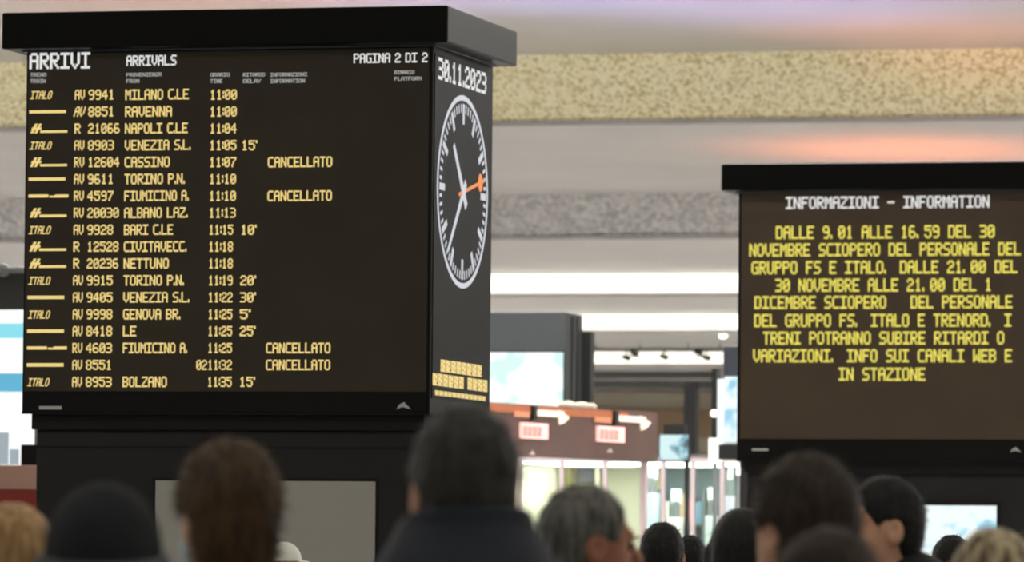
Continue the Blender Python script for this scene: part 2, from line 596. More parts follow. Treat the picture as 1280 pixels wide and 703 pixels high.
def hand(a, r0, r1, w0, w1, dx):
    d = Vector((0, math.sin(a), math.cos(a))); n = Vector((0, math.cos(a), -math.sin(a)))
    c = Vector((XS + dx, cc.y, cc.z))
    return MB().quad(c + d * r0 - n * w0, c + d * r0 + n * w0, c + d * r1 + n * w1, c + d * r1 - n * w1)


disc = MB()
disc.quad(*[polar(R_CL * 0.93, -2 * math.pi * i / 64, -0.001) for i in range(64)])
disc.build('dial', mat('dial_black', (12, 12, 14), 0.5, spec=0.12), ssA, orgA)
ring(R_CL * 0.945, R_CL).build('dial_ring', M_clock, ssA, orgA)
for i in range(60):
    a = 2 * math.pi * i / 60
    if i % 5 == 0:
        hand(a, R_CL * 0.70, R_CL * 0.91, 0.022, 0.022, 0.001).build('hour_mark', M_clock, ssA, orgA)
    else:
        hand(a, R_CL * 0.82, R_CL * 0.91, 0.011, 0.011, 0.001).build('minute_mark', M_clock, ssA, orgA)
hand(math.radians(320), -R_CL * 0.20, R_CL * 0.60, 0.034, 0.022, 0.003).build('hour_hand', M_clock, ssA, orgA)
hand(math.radians(222), -R_CL * 0.14, R_CL * 0.86, 0.028, 0.018, 0.005).build('minute_hand', M_clock, ssA, orgA)
sh = hand(math.radians(78), -R_CL * 0.2, R_CL * 0.84, 0.012, 0.012, 0.007)
c2 = polar(R_CL * 0.66, math.radians(78), 0.008)
sh.quad(*[c2 + Vector((0, 0.058 * math.cos(-t * math.pi / 10), 0.058 * math.sin(-t * math.pi / 10))) for t in range(20)])
sh.build('second_hand', M_orange, ssA, orgA)
disc = MB()
disc.quad(*[polar(0.04, -2 * math.pi * i / 20, 0.009) for i in range(20)])
disc.build('hand_hub', M_clock, ssA, orgA)

# kiosk base details of the arrivals board
yb = BY0 + 0.075
pa = onY(195, 601, yb); pb = onY(470, 601, yb)
MB().box(pa.x, pb.x, yb - 0.012, yb + 0.005, 0.35, pa.z).build('service_panel', M_alu, baseA, orgA, bevel=0.004)
MB().box(pa.x - 0.02, pb.x + 0.02, yb - 0.004, yb + 0.004, 0.33, pa.z + 0.02).build('panel_gap', M_seam, baseA, orgA)
for py in (532, 541, 560):
    q = onY(300, py, yb)
    MB().box(BX0 + 0.08, BX1 - 0.08, yb - 0.005, yb + 0.004, q.z - 0.006, q.z + 0.006).build('panel_seam', M_seam, baseA, orgA)

# ---- information board, the same build further off
dep2 = (Z_CAP1 - CAMZ) * F / (hz(1000) - 207)
cx = at(922, 400, dep2)
CX0, CY0 = cx.x, cx.y
Y2 = CY0 - 0.009
sx0 = onY(926, 400, CY0).x
rB, orgB, fsB, ssB, baseB, bB = board(
    'information_board', 'black information board with yellow strike notice under a white heading', CX0, CY0, M_screen2,
    (sx0, CX0 + W - 0.02, onY(1000, 549, CY0).z, onY(1000, 241, CY0).z))
f2 = lambda s, a, b_, y, h, m, n: front_text(s, a, b_, y, h, m, n, Y2, fsB, orgB, mono=True)
f2('INFORMAZIONI - INFORMATION', 984, 1238, 254, 15, M_wled, 'heading_text')
for s, a, b_, y in (('DALLE 9.01 ALLE 16.59 DEL 30', 972, 1245, 291), ('NOVEMBRE SCIOPERO DEL PERSONALE DEL', 939, 1278, 313), ('GRUPPO FS E ITALO. DALLE 21.00 DEL', 942, 1274, 335),
                    ('30 NOVEMBRE ALLE 21.00 DEL 1', 972, 1242, 357), ('DICEMBRE SCIOPERO   DEL PERSONALE', 946, 1268, 378.5), ('DEL GRUPPO FS, ITALO E TRENORD. I', 946, 1267, 401),
                    ('TRENI POTRANNO SUBIRE RITARDI O', 957, 1258, 423), ('VARIAZIONI. INFO SUI CANALI WEB E', 945, 1268, 445), ('IN STAZIONE', 1052, 1160, 468)):
    f2(s, a, b_, y, 16, M_yellow, 'notice_text')
yb2 = CY0 + 0.075
a = onY(940, 564, CY0 - 0.014)
MB().box(a.x, a.x + 0.14, CY0 - 0.016, CY0 - 0.01, a.z, a.z + 0.02).build('maker_label', M_sticker, rB, orgB)
a = onY(1270, 566, CY0 - 0.016)
MB().quad((a.x - 0.05, a.y, a.z), (a.x - 0.01, a.y, a.z + 0.015), (a.x + 0.045, a.y, a.z), (a.x, a.y, a.z + 0.045), (a.x - 0.03, a.y, a.z + 0.03)).build('maker_logo', M_sticker, rB, orgB)
for py in (580, 596):
    q = onY(1100, py, yb2)
    MB().box(CX0 + 0.08, CX0 + W - 0.08, yb2 - 0.005, yb2 + 0.004, q.z - 0.006, q.z + 0.006).build('panel_seam', M_seam, baseB, orgB)


def map_screen(name, strength, base=(238, 250, 250), c1=(150, 214, 232), c2=(196, 232, 236), c3=(150, 160, 196), scale=3.0):
    m = bpy.data.materials.new(name)
    m.use_nodes = True
    nt = m.node_tree
    b = nt.nodes['Principled BSDF']
    b.inputs['Base Color'].default_value = (0.05, 0.05, 0.05, 1)
    tc = nt.nodes.new('ShaderNodeTexCoord')
    n = nt.nodes.new('ShaderNodeTexNoise')
    n.inputs['Scale'].default_value = scale
    n.inputs['Detail'].default_value = 2
    nt.links.new(tc.outputs['Object'], n.inputs['Vector'])
    r = nt.nodes.new('ShaderNodeValToRGB')
    e = r.color_ramp.elements
    e[0].position, e[0].color = 0.30, (*lin(c3), 1)
    e[1].position, e[1].color = 0.75, (*lin(c2), 1)
    k = e.new(0.40); k.color = (*lin(c1), 1)
    k = e.new(0.47); k.color = (*lin(base), 1)
    k = e.new(0.60); k.color = (*lin(base), 1)
    nt.links.new(n.outputs['Fac'], r.inputs['Fac'])
    nt.links.new(r.outputs['Color'], b.inputs['Emission Color'])
    b.inputs['Emission Strength'].default_value = strength
    return m


M_map = map_screen('lit_map_screen', 1.05)
a = onY(1131, 632, yb2); c = onY(1246, 632, yb2)
MB().box(a.x - 0.04, c.x + 0.04, yb2 - 0.012, yb2 + 0.01, a.z - 0.72, a.z + 0.04).build('monitor_frame', M_seam, baseB, orgB)
MB().box(a.x, c.x, yb2 - 0.02, yb2, a.z - 0.68, a.z).build('map_screen', M_map, baseB, orgB)


# added masts whose coloured uplights imitate tints reflected in the soffits
def added_uplight_mast(label, px, py, h, top, rgb, power, angle):
    """added floor-standing mast, hidden from view, shining straight up at the soffit point seen at px, py"""
    t = onZ(px, py, h)
    og = Vector((t.x, t.y, 0))
    r = thing('added_uplight_mast', label, 'uplight', og)
    MB().tube(og, og + UZ * 0.05, 0.28, 0.26, 20).build('base', M_black, r, og)
    MB().tube(og + UZ * 0.05, og + UZ * (top - 0.1), 0.035).build('pole', M_black, r, og)
    MB().tube(og + UZ * (top - 0.12), og + UZ * top, 0.06, 0.11, 16).build('lamp_bowl', M_black, r, og)
    l = bpy.data.lights.new('lamp', 'SPOT')
    l.energy = power
    l.color = rgb
    l.spot_size = math.radians(angle)
    l.spot_blend = 1.0
    l.shadow_soft_size = 0.08
    lo = bpy.data.objects.new('lamp', l)
    lo.location = (0, 0, top + 0.03)
    lo.rotation_euler = (math.pi, 0, 0)
    lo.parent = r
    col.objects.link(lo)


added_uplight_mast('added tall black mast with an orange uplight behind the information board', 1130, 180, H2, 3.6, (1.0, 0.24, 0.07), 1250, 92)
added_uplight_mast('added black mast with a red-orange uplight nearer behind the information board', 1170, 38, H1, 3.6, (1.0, 0.24, 0.10), 620, 74)
added_uplight_mast('added black mast with a violet uplight behind the information board', 965, 4, H1, 3.4, (0.5, 0.40, 1.0), 1000, 84)
added_uplight_mast('added black mast with a blue uplight behind the arrivals board', 585, -6, H1, 3.4, (0.3, 0.36, 1.0), 800, 70)
added_uplight_mast('added black mast with a warm orange uplight behind the arrivals board', 270, 6, H1, 3.4, (1.0, 0.28, 0.12), 520, 84)

# ================================================================== BACKGROUND
M_dgrey = mat('dark_grey_cabinet', (52, 55, 55), 0.5, noise=((46, 49, 49), 1.0))
M_pillar = mat('black_cladding', (20, 22, 20), 0.5)
M_ad = map_screen('lit_ad_screen', 1.1, (246, 252, 250), (190, 232, 222), (206, 240, 232), (214, 214, 222), 2.2)


def Yat(px, py, depth):
    return at(px, py, depth).y


def rY(px0, px1, py0, py1, Y):
    a = onY(px0, py1, Y); c = onY(px1, py0, Y)
    return a.x, c.x, min(a.z, c.z), max(a.z, c.z)


# tall monitor cabinet behind the arrivals board
Y = Yat(706, 450, 64)
x0, x1, z0, z1 = rY(548, 706, 507, 391, Y)
org = Vector(((x0 + x1) / 2, Y + 0.4, 0))
r = thing('monitor_cabinet', 'tall dark grey cabinet with glowing white screen behind the brown sign beam', 'display', org)
zc = onY(650, 540, Y).z
MB().box(x0, x1, Y, Y + 0.78, zc, z1).build('cabinet_body', M_dgrey, r, org, bevel=0.01)
q = onY(590, 540, Y)
MB().box(q.x - 0.1, q.x + 0.1, Y + 0.3, Y + 0.5, 0, zc).build('stand_post', M_dgrey, r, org)
s0, s1, t0, t1 = rY(560, 704, 512, 441, Y)
MB().box(s0 - 0.02, s1 + 0.02, Y - 0.012, Y + 0.01, t0 - 0.10, t1 + 0.02).build('screen_frame', M_seam, r, org)
MB().box(s0, s1, Y - 0.02, Y, t0 - 0.08, t1).build('screen', M_ad, r, org)
MB().box(x1 - 0.01, x1 + 0.012, Y + 0.25, Y + 0.32, zc + 0.04, z1 - 0.04).build('side_rib', M_seam, r, org)
MB().box(x1 - 0.01, x1 + 0.012, Y + 0.5, Y + 0.54, zc + 0.04, z1 - 0.04).build('side_rib', M_seam, r, org)
f0, f1, g0_, g1_ = rY(724, 739.5, 415, 540, Y + 0.8)
MB().box(f0, f1, Y + 0.77, Y + 0.95, zc, g1_).build('rear_fin', M_pillar, r, org, bevel=0.01)

# advertising cabinet left of the arrivals board
Y = Yat(20, 450, 48)
x0, x1, z0, z1 = rY(-150, 42, 580, 341, Y)
org = Vector(((x0 + x1) / 2, Y + 0.3, 0))
r = thing('advertising_cabinet', 'lit advertising cabinet with cyan bands on white and a dark header', 'display', org)
s0, s1, t0, t1 = rY(-146, 41, 582, 388, Y)
MB().box(x0, x1, Y, Y + 0.5, t1 + 0.005, z1).build('header', M_dgrey, r, org, bevel=0.008)
MB().box(x0, x1, Y + 0.03, Y + 0.5, 0, t1).build('cabinet_body', M_dgrey, r, org)
M_lit = mat('lit_white_screen', (40, 40, 40), 0.5, emit=1.05, emit_rgb=(250, 254, 252))
M_cyan = mat('lit_cyan', (20, 30, 30), 0.5, emit=1.0, emit_rgb=(140, 224, 238))
M_blue = mat('lit_blue', (20, 30, 30), 0.5, emit=1.0, emit_rgb=(98, 180, 214))
M_grey_lit = mat('lit_grey', (20, 30, 30), 0.5, emit=1.0, emit_rgb=(160, 170, 178))
sc = MB().box(s0, s1, Y - 0.01, Y + 0.03, t0, t1).build('screen', M_lit, r, org)
for pa_, pb_, m in ((405, 423, M_cyan), (467, 490, M_blue)):
    u0, u1, v0, v1 = rY(-140, 32, pb_, pa_, Y)
    v0, v1 = min(v0, v1), max(v0, v1)
    MB().box(u0, u1, Y - 0.014, Y - 0.01, v0, v1).build('printed_band', m, sc, org)
for pxa, pxb, pya in ((-30, -8, 556), (-6, 11, 541), (13, 24, 562)):
    u0, u1, v0, v1 = rY(pxa, pxb, 581, pya, Y)
    MB().box(u0, u1, Y - 0.014, Y - 0.01, min(v0, v1), max(v0, v1)).build('printed_tower', M_grey_lit, sc, org)
# camera on the header
q = onY(4, 338, Y - 0.065)
r = thing('security_camera', 'small grey security camera on an arm above the advertising cabinet', 'camera', (q.x, q.y, q.z))
M_gmet = mat('grey_metal', (128, 132, 134), 0.45, metal=0.3)
MB().tube(q, q + Vector((0.20, 0, 0.0)), 0.028).build('arm', M_gmet, r, q)
MB().ball(q, 0.06).build('camera_head', M_gmet, r, q, smooth=True)
MB().tube(q + Vector((-0.03, -0.03, -0.02)), q + Vector((-0.06, -0.09, -0.06)), 0.022).build('lens', M_black, r, q)
MB().tube(q + Vector((0.17, 0, 0)), q + Vector((0.17, 0.055, 0)), 0.02).build('bracket', M_gmet, r, q)

# brown booth at the left edge
Y = Yat(20, 600, 46)
x0, x1, z0, z1 = rY(-160, 54, 640, 581, Y)
M_brown = mat('brown_laminate', (178, 142, 128), 0.45, noise=((168, 132, 118), 2.0))
M_red = mat('red_strip', (130, 38, 26), 0.4)
org = Vector(((x0 + x1) / 2, Y + 0.5, 0))
r = thing('brown_booth', 'brown booth front with a dark red strip below its top', 'booth', org)
u = onY(0, 612, Y).z
MB().box(x0, x1, Y, Y + 0.8, u, z1).build('fascia', M_brown, r, org, bevel=0.008)
MB().box(x0, x1, Y + 0.01, Y + 0.8, u - 0.2, u - 0.003).build('red_band', M_red, r, org)
MB().box(x0 + 0.02, x1 - 0.02, Y + 0.03, Y + 0.78, 0, u - 0.2).build('booth_front', mat('dark_brown', (60, 40, 34), 0.5), r, org)
b0, b1, c0, c1 = rY(26, 52, 581, 556, Y + 0.2)
MB().box(b0, b1, Y + 0.2, Y + 0.35, z1, c1).build('card_terminal', M_black, r, org, bevel=0.01)

# ---- brown sign beam over the gates, turned away to the right
P0 = at(596, 600, 57.4); P1 = at(822, 600, 60.9)
P0.z = P1.z = 0
sd = (P1 - P0).normalized()
L = (P1 - P0).length
nrm = Vector((sd.y, -sd.x, 0))       # towards the camera
zb_ = CAMZ + (HORIZON - 570) * 58.2 / F
zt_ = CAMZ + (HORIZON - 505) * 58.1 / F


def on_sign(px, py, off=0.0):
    d = ray(px, py)
    base = P0 + nrm * off
    t_ = (base - CAM).dot(nrm) / d.dot(nrm)
    return CAM + d * t_


def slab(p, q, z0, z1, t0, t1):
    """box along the sign direction from p to q between heights and offsets t0..t1 towards the camera"""
    mb = MB()
    p = Vector((p.x, p.y, 0)); q = Vector((q.x, q.y, 0))
    pr = lambda a: P0 + sd * (a - P0).dot(sd)
    p, q = pr(p), pr(q)
    n = 0
    mb.v = [tuple(a + nrm * t_ + Vector((0, 0, z))) for z in (z0, z1) for a, t_ in ((p, t1), (q, t1), (q, t0), (p, t0))]
    mb.f = [(0, 3, 2, 1), (4, 5, 6, 7), (0, 1, 5, 4), (1, 2, 6, 5), (2, 3, 7, 6), (3, 0, 4, 7)]
    return mb


M_beam = mat('brown_beam', (92, 66, 58), 0.4, noise=((82, 58, 52), 1.5))
M_terr = mat('terracotta_strip', (168, 96, 62), 0.45)
M_cream = mat('cream_lettering', (236, 220, 196), 0.5, emit=0.45)
M_pink = mat('lit_pink_panel', (240, 180, 172), 0.5, emit=0.85)
M_redink = mat('red_ink', (226, 128, 118), 0.5, emit=0.5)
r = thing('sign_beam', 'brown overhead sign beam with cream arrows and two lit pink panels', 'sign', P0 + sd * (L / 2))
org = P0 + sd * (L / 2)
MBq = lambda mb, n, m, par=None, **k: mb.build(n, m, par or r, org, **k)
MBq(slab(P0, P1, zb_, zt_, -0.25, 0), 'beam', M_beam, bevel=0.008)
zs0 = on_sign(650, 524).z
MBq(slab(P0, P0 + sd * L * 0.82, zs0 + 0.06, zt_ - 0.012, 0.0, 0.012), 'terracotta_strip', M_terr)
for a in (P0 + sd * 0.1, P1 - sd * 0.1):
    MBq(slab(a - sd * 0.03, a + sd * 0.03, 0, zb_, -0.14, -0.08), 'post', mat('pale_post', (190, 172, 170), 0.4))
for dx, dy in ((0, 0), (102, 7)):
    a = on_sign(668 + dx, 520 + dy); c = on_sign(702 + dx, 520 + dy); h = on_sign(668 + dx, 512.5 + dy).z
    shaft = slab(a, c, a.z, h, 0.012, 0.03)
    e0 = c + nrm * 0.03
    mid = (a.z + h) / 2
    tip = on_sign(712 + dx, 522 + dy, 0.03); lo = on_sign(700 + dx, 531 + dy, 0.03); up_ = on_sign(699 + dx, 513 + dy, 0.03); lo2 = on_sign(706 + dx, 529 + dy, 0.03)
    n = len(shaft.v)
    for off in (0.0, -0.018):
        shaft.v += [tuple(q + nrm * off) for q in (up_, tip, lo2, lo)]
    shaft.f += [(n + 3, n + 2, n + 1, n), (n + 4, n + 5, n + 6, n + 7)] + [(n + i, n + (i + 1) % 4, n + 4 + (i + 1) % 4, n + 4 + i) for i in range(4)]
    MBq(shaft, 'arrow', M_cream)
    a = on_sign(641 + dx * 0.98, 521 + dy); c = on_sign(660 + dx, 521 + dy)
    MBq(slab(a, c, a.z, on_sign(641 + dx, 514 + dy).z, 0.012, 0.024), 'salmon_strip', mat('salmon_strip', (206, 138, 104), 0.5))
    a = on_sign(662 + dx, 525 + dy); c = on_sign(666.5 + dx, 525 + dy)
    MBq(slab(a, c, a.z, on_sign(664 + dx, 507 + dy).z, 0.0, 0.05), 'hanger', M_pillar)
    k = dx * 0.94
    a = on_sign(649 + k, 548 + dy * 0.6); c = on_sign(682 + k, 548 + dy * 0.6); h = on_sign(649 + k, 528.5 + dy * 0.6).z
    pk = MBq(slab(a, c, a.z, h, 0.0, 0.03), 'lit_panel', M_pink)
    tp = on_sign(654 + k, 545 + dy * 0.6, 0.034); tq = on_sign(677 + k, 545 + dy * 0.6, 0.034)
    for tm_ in text_words('#%#%', tp, sd, UZ, (tq - tp).length, (h - a.z) * 0.62, bold=0.0):
        MBq(tm_, 'panel_lettering', M_redink, pk)
for px, py in ((762, 566), (665, 569)):
    a = on_sign(px - 4, py, 0.012); b2 = on_sign(px + 4, py, 0.012); c = on_sign(px + 1, py - 6, 0.012)
    MBq(MB().quad(a, b2, c), 'triangle_mark', mat('beige_mark', (190, 176, 160), 0.6))
# bundle lying on the beam
q = on_sign(722, 503, -0.12)
r = thing('cable_bundle', 'pale crumpled bundle lying on the brown sign beam', 'bundle', (q.x, q.y, zt_))
mb = MB()
for i in range(7):
    c = Vector((q.x, q.y, zt_ + 0.025)) + sd * (0.30 * (i / 6 - 0.5)) * 2
    mb.ball(c, 0.05 + 0.015 * math.sin(i * 2.1), n=8, m=6, sq=(1.3, 1.2, 0.8))
mb.build('bundle_body', mat('pale_cloth', (196, 182, 160), 0.8), r, (q.x, q.y, zt_), smooth=True)

# ---- lit shop behind the gates
SD_ = 68.0
YS = Yat(790, 640, SD_)
x0, x1, z0, z1 = rY(612, 960, 703, 574, YS)
M_shopw = mat('cream_shop_wall', (236, 226, 200), 0.6)
org = Vector(((x0 + x1) / 2, YS + 2, 0))
r = thing('lit_shop', 'brightly lit cream shop interior behind the glass gates', 'shop', org)
r['kind'] = 'structure'
MBs = lambda mb, n, m, par=None, **k: mb.build(n, m, par or r, org, **k)
MBs(MB().box(x0, x1, YS + 3.9, YS + 4.0, 0, z1), 'back_wall', M_shopw)
MBs(MB().box(x0 - 0.1, x0, YS, YS + 4.0, 0, z1), 'side_wall', M_shopw)
MBs(MB().box(x1, x1 + 0.1, YS, YS + 4.0, 0, z1), 'side_wall', M_shopw)
MBs(MB().box(x0 - 0.1, x1 + 0.1, YS, YS + 4.0, z1, z1 + 0.06), 'roof', mat('shop_roof', (120, 116, 110), 0.6))
for k in range(3):
    xx = x0 + (x1 - x0) * (k + 0.5) / 3
    MBs(MB().box(xx - 0.45, xx + 0.45, YS + 1.0, YS + 3.2, z1 - 0.03, z1 - 0.005), 'ceiling_light', mat('shop_light', (255, 250, 240), 0.5, emit=7.0))
# shelving posts, poster, panels inside
YI = YS + 3.85
shop_defs = [
 ('yellow_poster', 'yellow poster on the shop wall', 'poster', 671, 706, 571, 640, (240, 236, 120)),
 ('cream_panel', 'wide cream panel on the shop wall', 'panel', 752, 804, 580, 672, (244, 236, 210)),
 ('blue_grey_panel', 'wide blue-grey panel at the right of the shop wall', 'panel', 826, 932, 580, 700, (134, 148, 156)),
 ('grey_picture', 'small grey picture between posts on the shop wall', 'picture', 722, 742, 581, 606, (176, 172, 190)),
]
for nm, lb, ct, a_, b_, c_, d_, rgb in shop_defs:
    u0, u1, v0, v1 = rY(a_, b_, d_, c_, YI)
    v0, v1 = min(v0, v1), max(v0, v1)
    o = thing(nm, lb, ct, ((u0 + u1) / 2, YI, v0))
    og = ((u0 + u1) / 2, YI, v0)
    MB().box(u0, u1, YI + 0.01, YI + 0.05, v0, v1).build('backing', mat('frame_grey', (150, 146, 136), 0.5), o, og)
    MB().box(u0 + 0.015, u1 - 0.015, YI, YI + 0.012, v0 + 0.015, v1 - 0.015).build('sheet', mat(nm + '_paper', rgb, 0.6), o, og)
for i, (a_, b_, rgb, lb) in enumerate(((654, 661, (150, 138, 118), 'tan shop post beside the yellow poster'), (706, 713, (128, 120, 74), 'olive shop post at the right of the yellow poster'),
                                   (744, 748, (190, 180, 160), 'thin pale shop post by the cream panel'))):
    u0, u1, v0, v1 = rY(a_, b_, 703, 578, YI - 0.6)
    og = ((u0 + u1) / 2, YI - 0.6, 0)
    o = thing('shop_post', lb, 'post', og)
    MB().box(u0, u1, YI - 0.6, YI - 0.5, 0.05, z1 - 0.02).build('shaft', mat('post%d' % i, rgb, 0.5), o, og)
    MB().box(u0 - 0.03, u1 + 0.03, YI - 0.63, YI - 0.47, 0, 0.05).build('foot', M_gmet, o, og)

# display stands in the shop
for i, (a_, b_, ty, rgb, lb) in enumerate(((806, 822, 582, (206, 232, 238), 'tall pale blue display stand in the lit shop'), (838, 852, 612, (240, 238, 236), 'white display stand with a card on top in the lit shop'),
                                       (884, 896, 610, (214, 226, 224), 'pale green display stand near the right shop wall'), (908, 916, 585, (200, 196, 212), 'slim lilac display stand near the right shop wall'))):
    u0, u1, v0, v1 = rY(a_, b_, 703, ty, YI - 1.2)
    og = ((u0 + u1) / 2, YI - 1.2, 0)
    o = thing('display_stand', lb, 'display stand', og)
    mm = mat('stand%d' % i, rgb, 0.4)
    MB().box(u0, u1, YI - 1.3, YI - 1.1, 0, v1 - 0.35).build('column', mm, o, og, bevel=0.01)
    MB().box(u0 + 0.01, u1 - 0.01, YI - 1.22, YI - 1.18, v1 - 0.18, v1).build('price_card', mat('stand_white', (240, 240, 238), 0.5), o, og, bevel=0.006)
    MB().tube((og[0], YI - 1.2, v1 - 0.36), (og[0], YI - 1.2, v1 - 0.15), 0.05).build('neck', M_gmet, o, og)
# shelf with boxes
u0, u1, v0, v1 = rY(824, 880, 703, 650, YI - 0.3)
og = ((u0 + u1) / 2, YI - 0.2, 0)
o = thing('wall_shelf', 'grey wall shelf with cartons in the lit shop', 'shelf', og)
MB().box(u0, u1, YI - 0.35, YI - 0.01, 1.55, 1.58).build('board', M_gmet, o, og)
MB().box(u0, u1, YI - 0.35, YI - 0.01, 2.15, 2.18).build('board', M_gmet, o, og)
for xx in (u0, u1):
    MB().box(xx - 0.015, xx + 0.015, YI - 0.35, YI - 0.01, 0, 2.6).build('upright', M_gmet, o, og)
cols = [((214, 128, 132), 'pink'), ((122, 156, 178), 'blue'), ((238, 236, 230), 'white'), ((136, 150, 130), 'green'), ((208, 180, 150), 'tan')]
for lev, zz in enumerate((1.58, 2.18)):
    for k in range(5):
        xx = u0 + 0.04 + (u1 - u0 - 0.05) * k / 5
        rgb, cn = cols[(k + lev * 2) % 5]
        hgt = 0.22 + 0.05 * ((k * 3 + lev) % 4)
        bx = MB().box(xx, xx + 0.085, YI - 0.30, YI - 0.10, 0, hgt)
        og2 = Vector((xx + 0.04, YI - 0.2, zz))
        bx.v = [(a_, b_, c_ + zz) for a_, b_, c_ in bx.v]
        tag(bx.build('carton', mat('carton_' + cn, rgb, 0.6), None, og2, bevel=0.006), '%s carton on the %s board of the shop shelf' % (cn, 'lower' if lev == 0 else 'upper'), 'carton')

# ---- glass gate screens in front of the shop
YG = Yat(860, 640, 62)
M_frame = mat('pale_frame', (206, 186, 186), 0.4, metal=0.2)
M_glass = glass('gate_glass', (232, 244, 244), 0.10)
ups = [648, 702, 756, 803, 829, 866, 903, 926]
g0, g1, gz0, gz1 = rY(648, 926, 703, 578, YG)
org = Vector(((g0 + g1) / 2, YG, 0))
r = thing('glass_gate', 'row of glass gate panes in slim pale frames before the shop', 'glass screen', org)
for px in ups:
    xx = onY(px, 640, YG).x
    MB().box(xx - 0.022, xx + 0.022, YG - 0.03, YG + 0.03, 0, gz1).build('upright', M_frame, r, org)
MB().box(g0 - 0.02, g1 + 0.02, YG - 0.035, YG + 0.035, gz1, gz1 + 0.05).build('top_rail', M_frame, r, org)
for a_, b_ in zip(ups[:-1], ups[1:]):
    xa, xb = onY(a_, 640, YG).x + 0.022, onY(b_, 640, YG).x - 0.022
    MB().box(xa, xb, YG - 0.006, YG + 0.006, 0.08, gz1).build('pane', M_glass, r, org)
    MB().box(xa, xb, YG - 0.02, YG + 0.02, 0.0, 0.08).build('bottom_rail', M_frame, r, org)
u0, u1, v0, v1 = rY(882, 904, 703, 690, YG - 0.5)
og = Vector(((u0 + u1) / 2, YG - 0.5, 0))
r = thing('ticket_validator', 'yellow ticket validator post before the glass gate', 'ticket machine', og)
MB().box(u0, u1, YG - 0.58, YG - 0.42, 1.25, v1).build('head', mat('yellow_plastic', (226, 200, 96), 0.4), r, og, bevel=0.01)
MB().box((u0 + u1) / 2 - 0.04, (u0 + u1) / 2 + 0.04, YG - 0.54, YG - 0.46, 0, 1.25).build('stem', M_gmet, r, og)

# ---- gantry of dark steel behind
YT = Yat(863, 520, 76)
M_steel = mat('dark_green_steel', (44, 50, 46), 0.5)
gx0, gx1, _, _ = rY(700, 897, 480, 460, YT)
org = Vector(((gx0 + gx1) / 2, YT, 0))
r = thing('steel_gantry', 'dark steel gantry with two cross beams and columns behind the gates', 'gantry', org)
for pa_, pb_ in ((465, 472.5), (477, 485)):
    _, _, v0, v1 = rY(700, 897, pb_, pa_, YT)
    MB().box(gx0, gx1, YT - 0.1, YT + 0.1, v0, v1).build('cross_beam', M_steel, r, org)
for pa_, pb_, top in ((856, 870, 478), (890.5, 896, 461), (704, 711, 465)):
    u0, u1, v0, v1 = rY(pa_, pb_, 575, top, YT - 0.12)
    MB().box(u0, u1, YT - 0.16, YT + 0.06, 0, v1).build('column', M_pillar, r, org)
_, _, v0, v1 = rY(742, 765, 477, 472, YT - 0.05)
q = onY(892.5, 517, YT - 0.23)
r = thing('globe_lamp', 'small round white lamp on the thin gantry column', 'lamp', q)
MB().ball(q, 0.05).build('globe', mat('lit_globe', (255, 250, 235), 0.5, emit=1.3), r, q, smooth=True)
MB().tube(q, q + Vector((0.0, 0.07, 0)), 0.018).build('bracket', M_gmet, r, q)

# track lights under the far ceiling
YR = onZ(800, 437, H5 - 0.12).y
a = onY(735, 438, YR); c = onY(905, 438, YR)
zz = onY(820, 437, YR).z
og = Vector(((a.x + c.x) / 2, YR, zz))
r = thing('lighting_track', 'black lighting track hung across the far ceiling', 'light track', og)
MB().box(a.x, c.x, YR - 0.04, YR + 0.04, zz - 0.03, zz + 0.03).build('rail', M_pillar, r, og)
MB().box(a.x, c.x, YR - 0.02, YR + 0.02, zz - 0.16, zz - 0.14).build('lower_rail', M_gmet, r, og)
for px in (745, 800, 860, 900):
    xx = onY(px, 438, YR).x
    MB().tube((xx, YR, zz), (xx, YR, CAMZ + H5), 0.012, n=6).build('suspension_rod', M_pillar, r, og)
for px, py in ((793, 442), (783, 447), (830, 446), (873, 441), (883, 447)):
    q = onY(px, py, YR - 0.02)
    sp = MB().tube(q + Vector((-0.08, 0, 0.02)), q + Vector((0.08, 0, -0.03)), 0.045, 0.06, n=8).build('spot_head', M_pillar, r, og)
    MB().tube(q, (q.x, YR, zz), 0.015, n=6).build('spot_arm', M_pillar, r, og)
# dome camera and small lamp on the far ceiling
q = onZ(756, 395, H4)
r = thing('dome_camera', 'tiny dark dome camera on the far ceiling', 'camera', q)
MB().ball(q - Vector((0, 0, 0.06)), 0.07, sq=(1, 1, 0.9)).build('dome', M_pillar, r, q, smooth=True)
MB().tube(q, q - Vector((0, 0, 0.04)), 0.09, n=14).build('collar', M_gmet, r, q)
q = onZ(904, 416, H5 - 0.0)
r = thing('ceiling_spotlight', 'small round white lamp on the far ceiling near the information board', 'lamp', q)
MB().ball(q - Vector((0, 0, 0.06)), 0.09, sq=(1, 1, 0.7)).build('globe', MATS['lit_globe'], r, q, smooth=True)
MB().tube(q, q - Vector((0, 0, 0.03)), 0.08, n=12).build('collar', M_gmet, r, q)

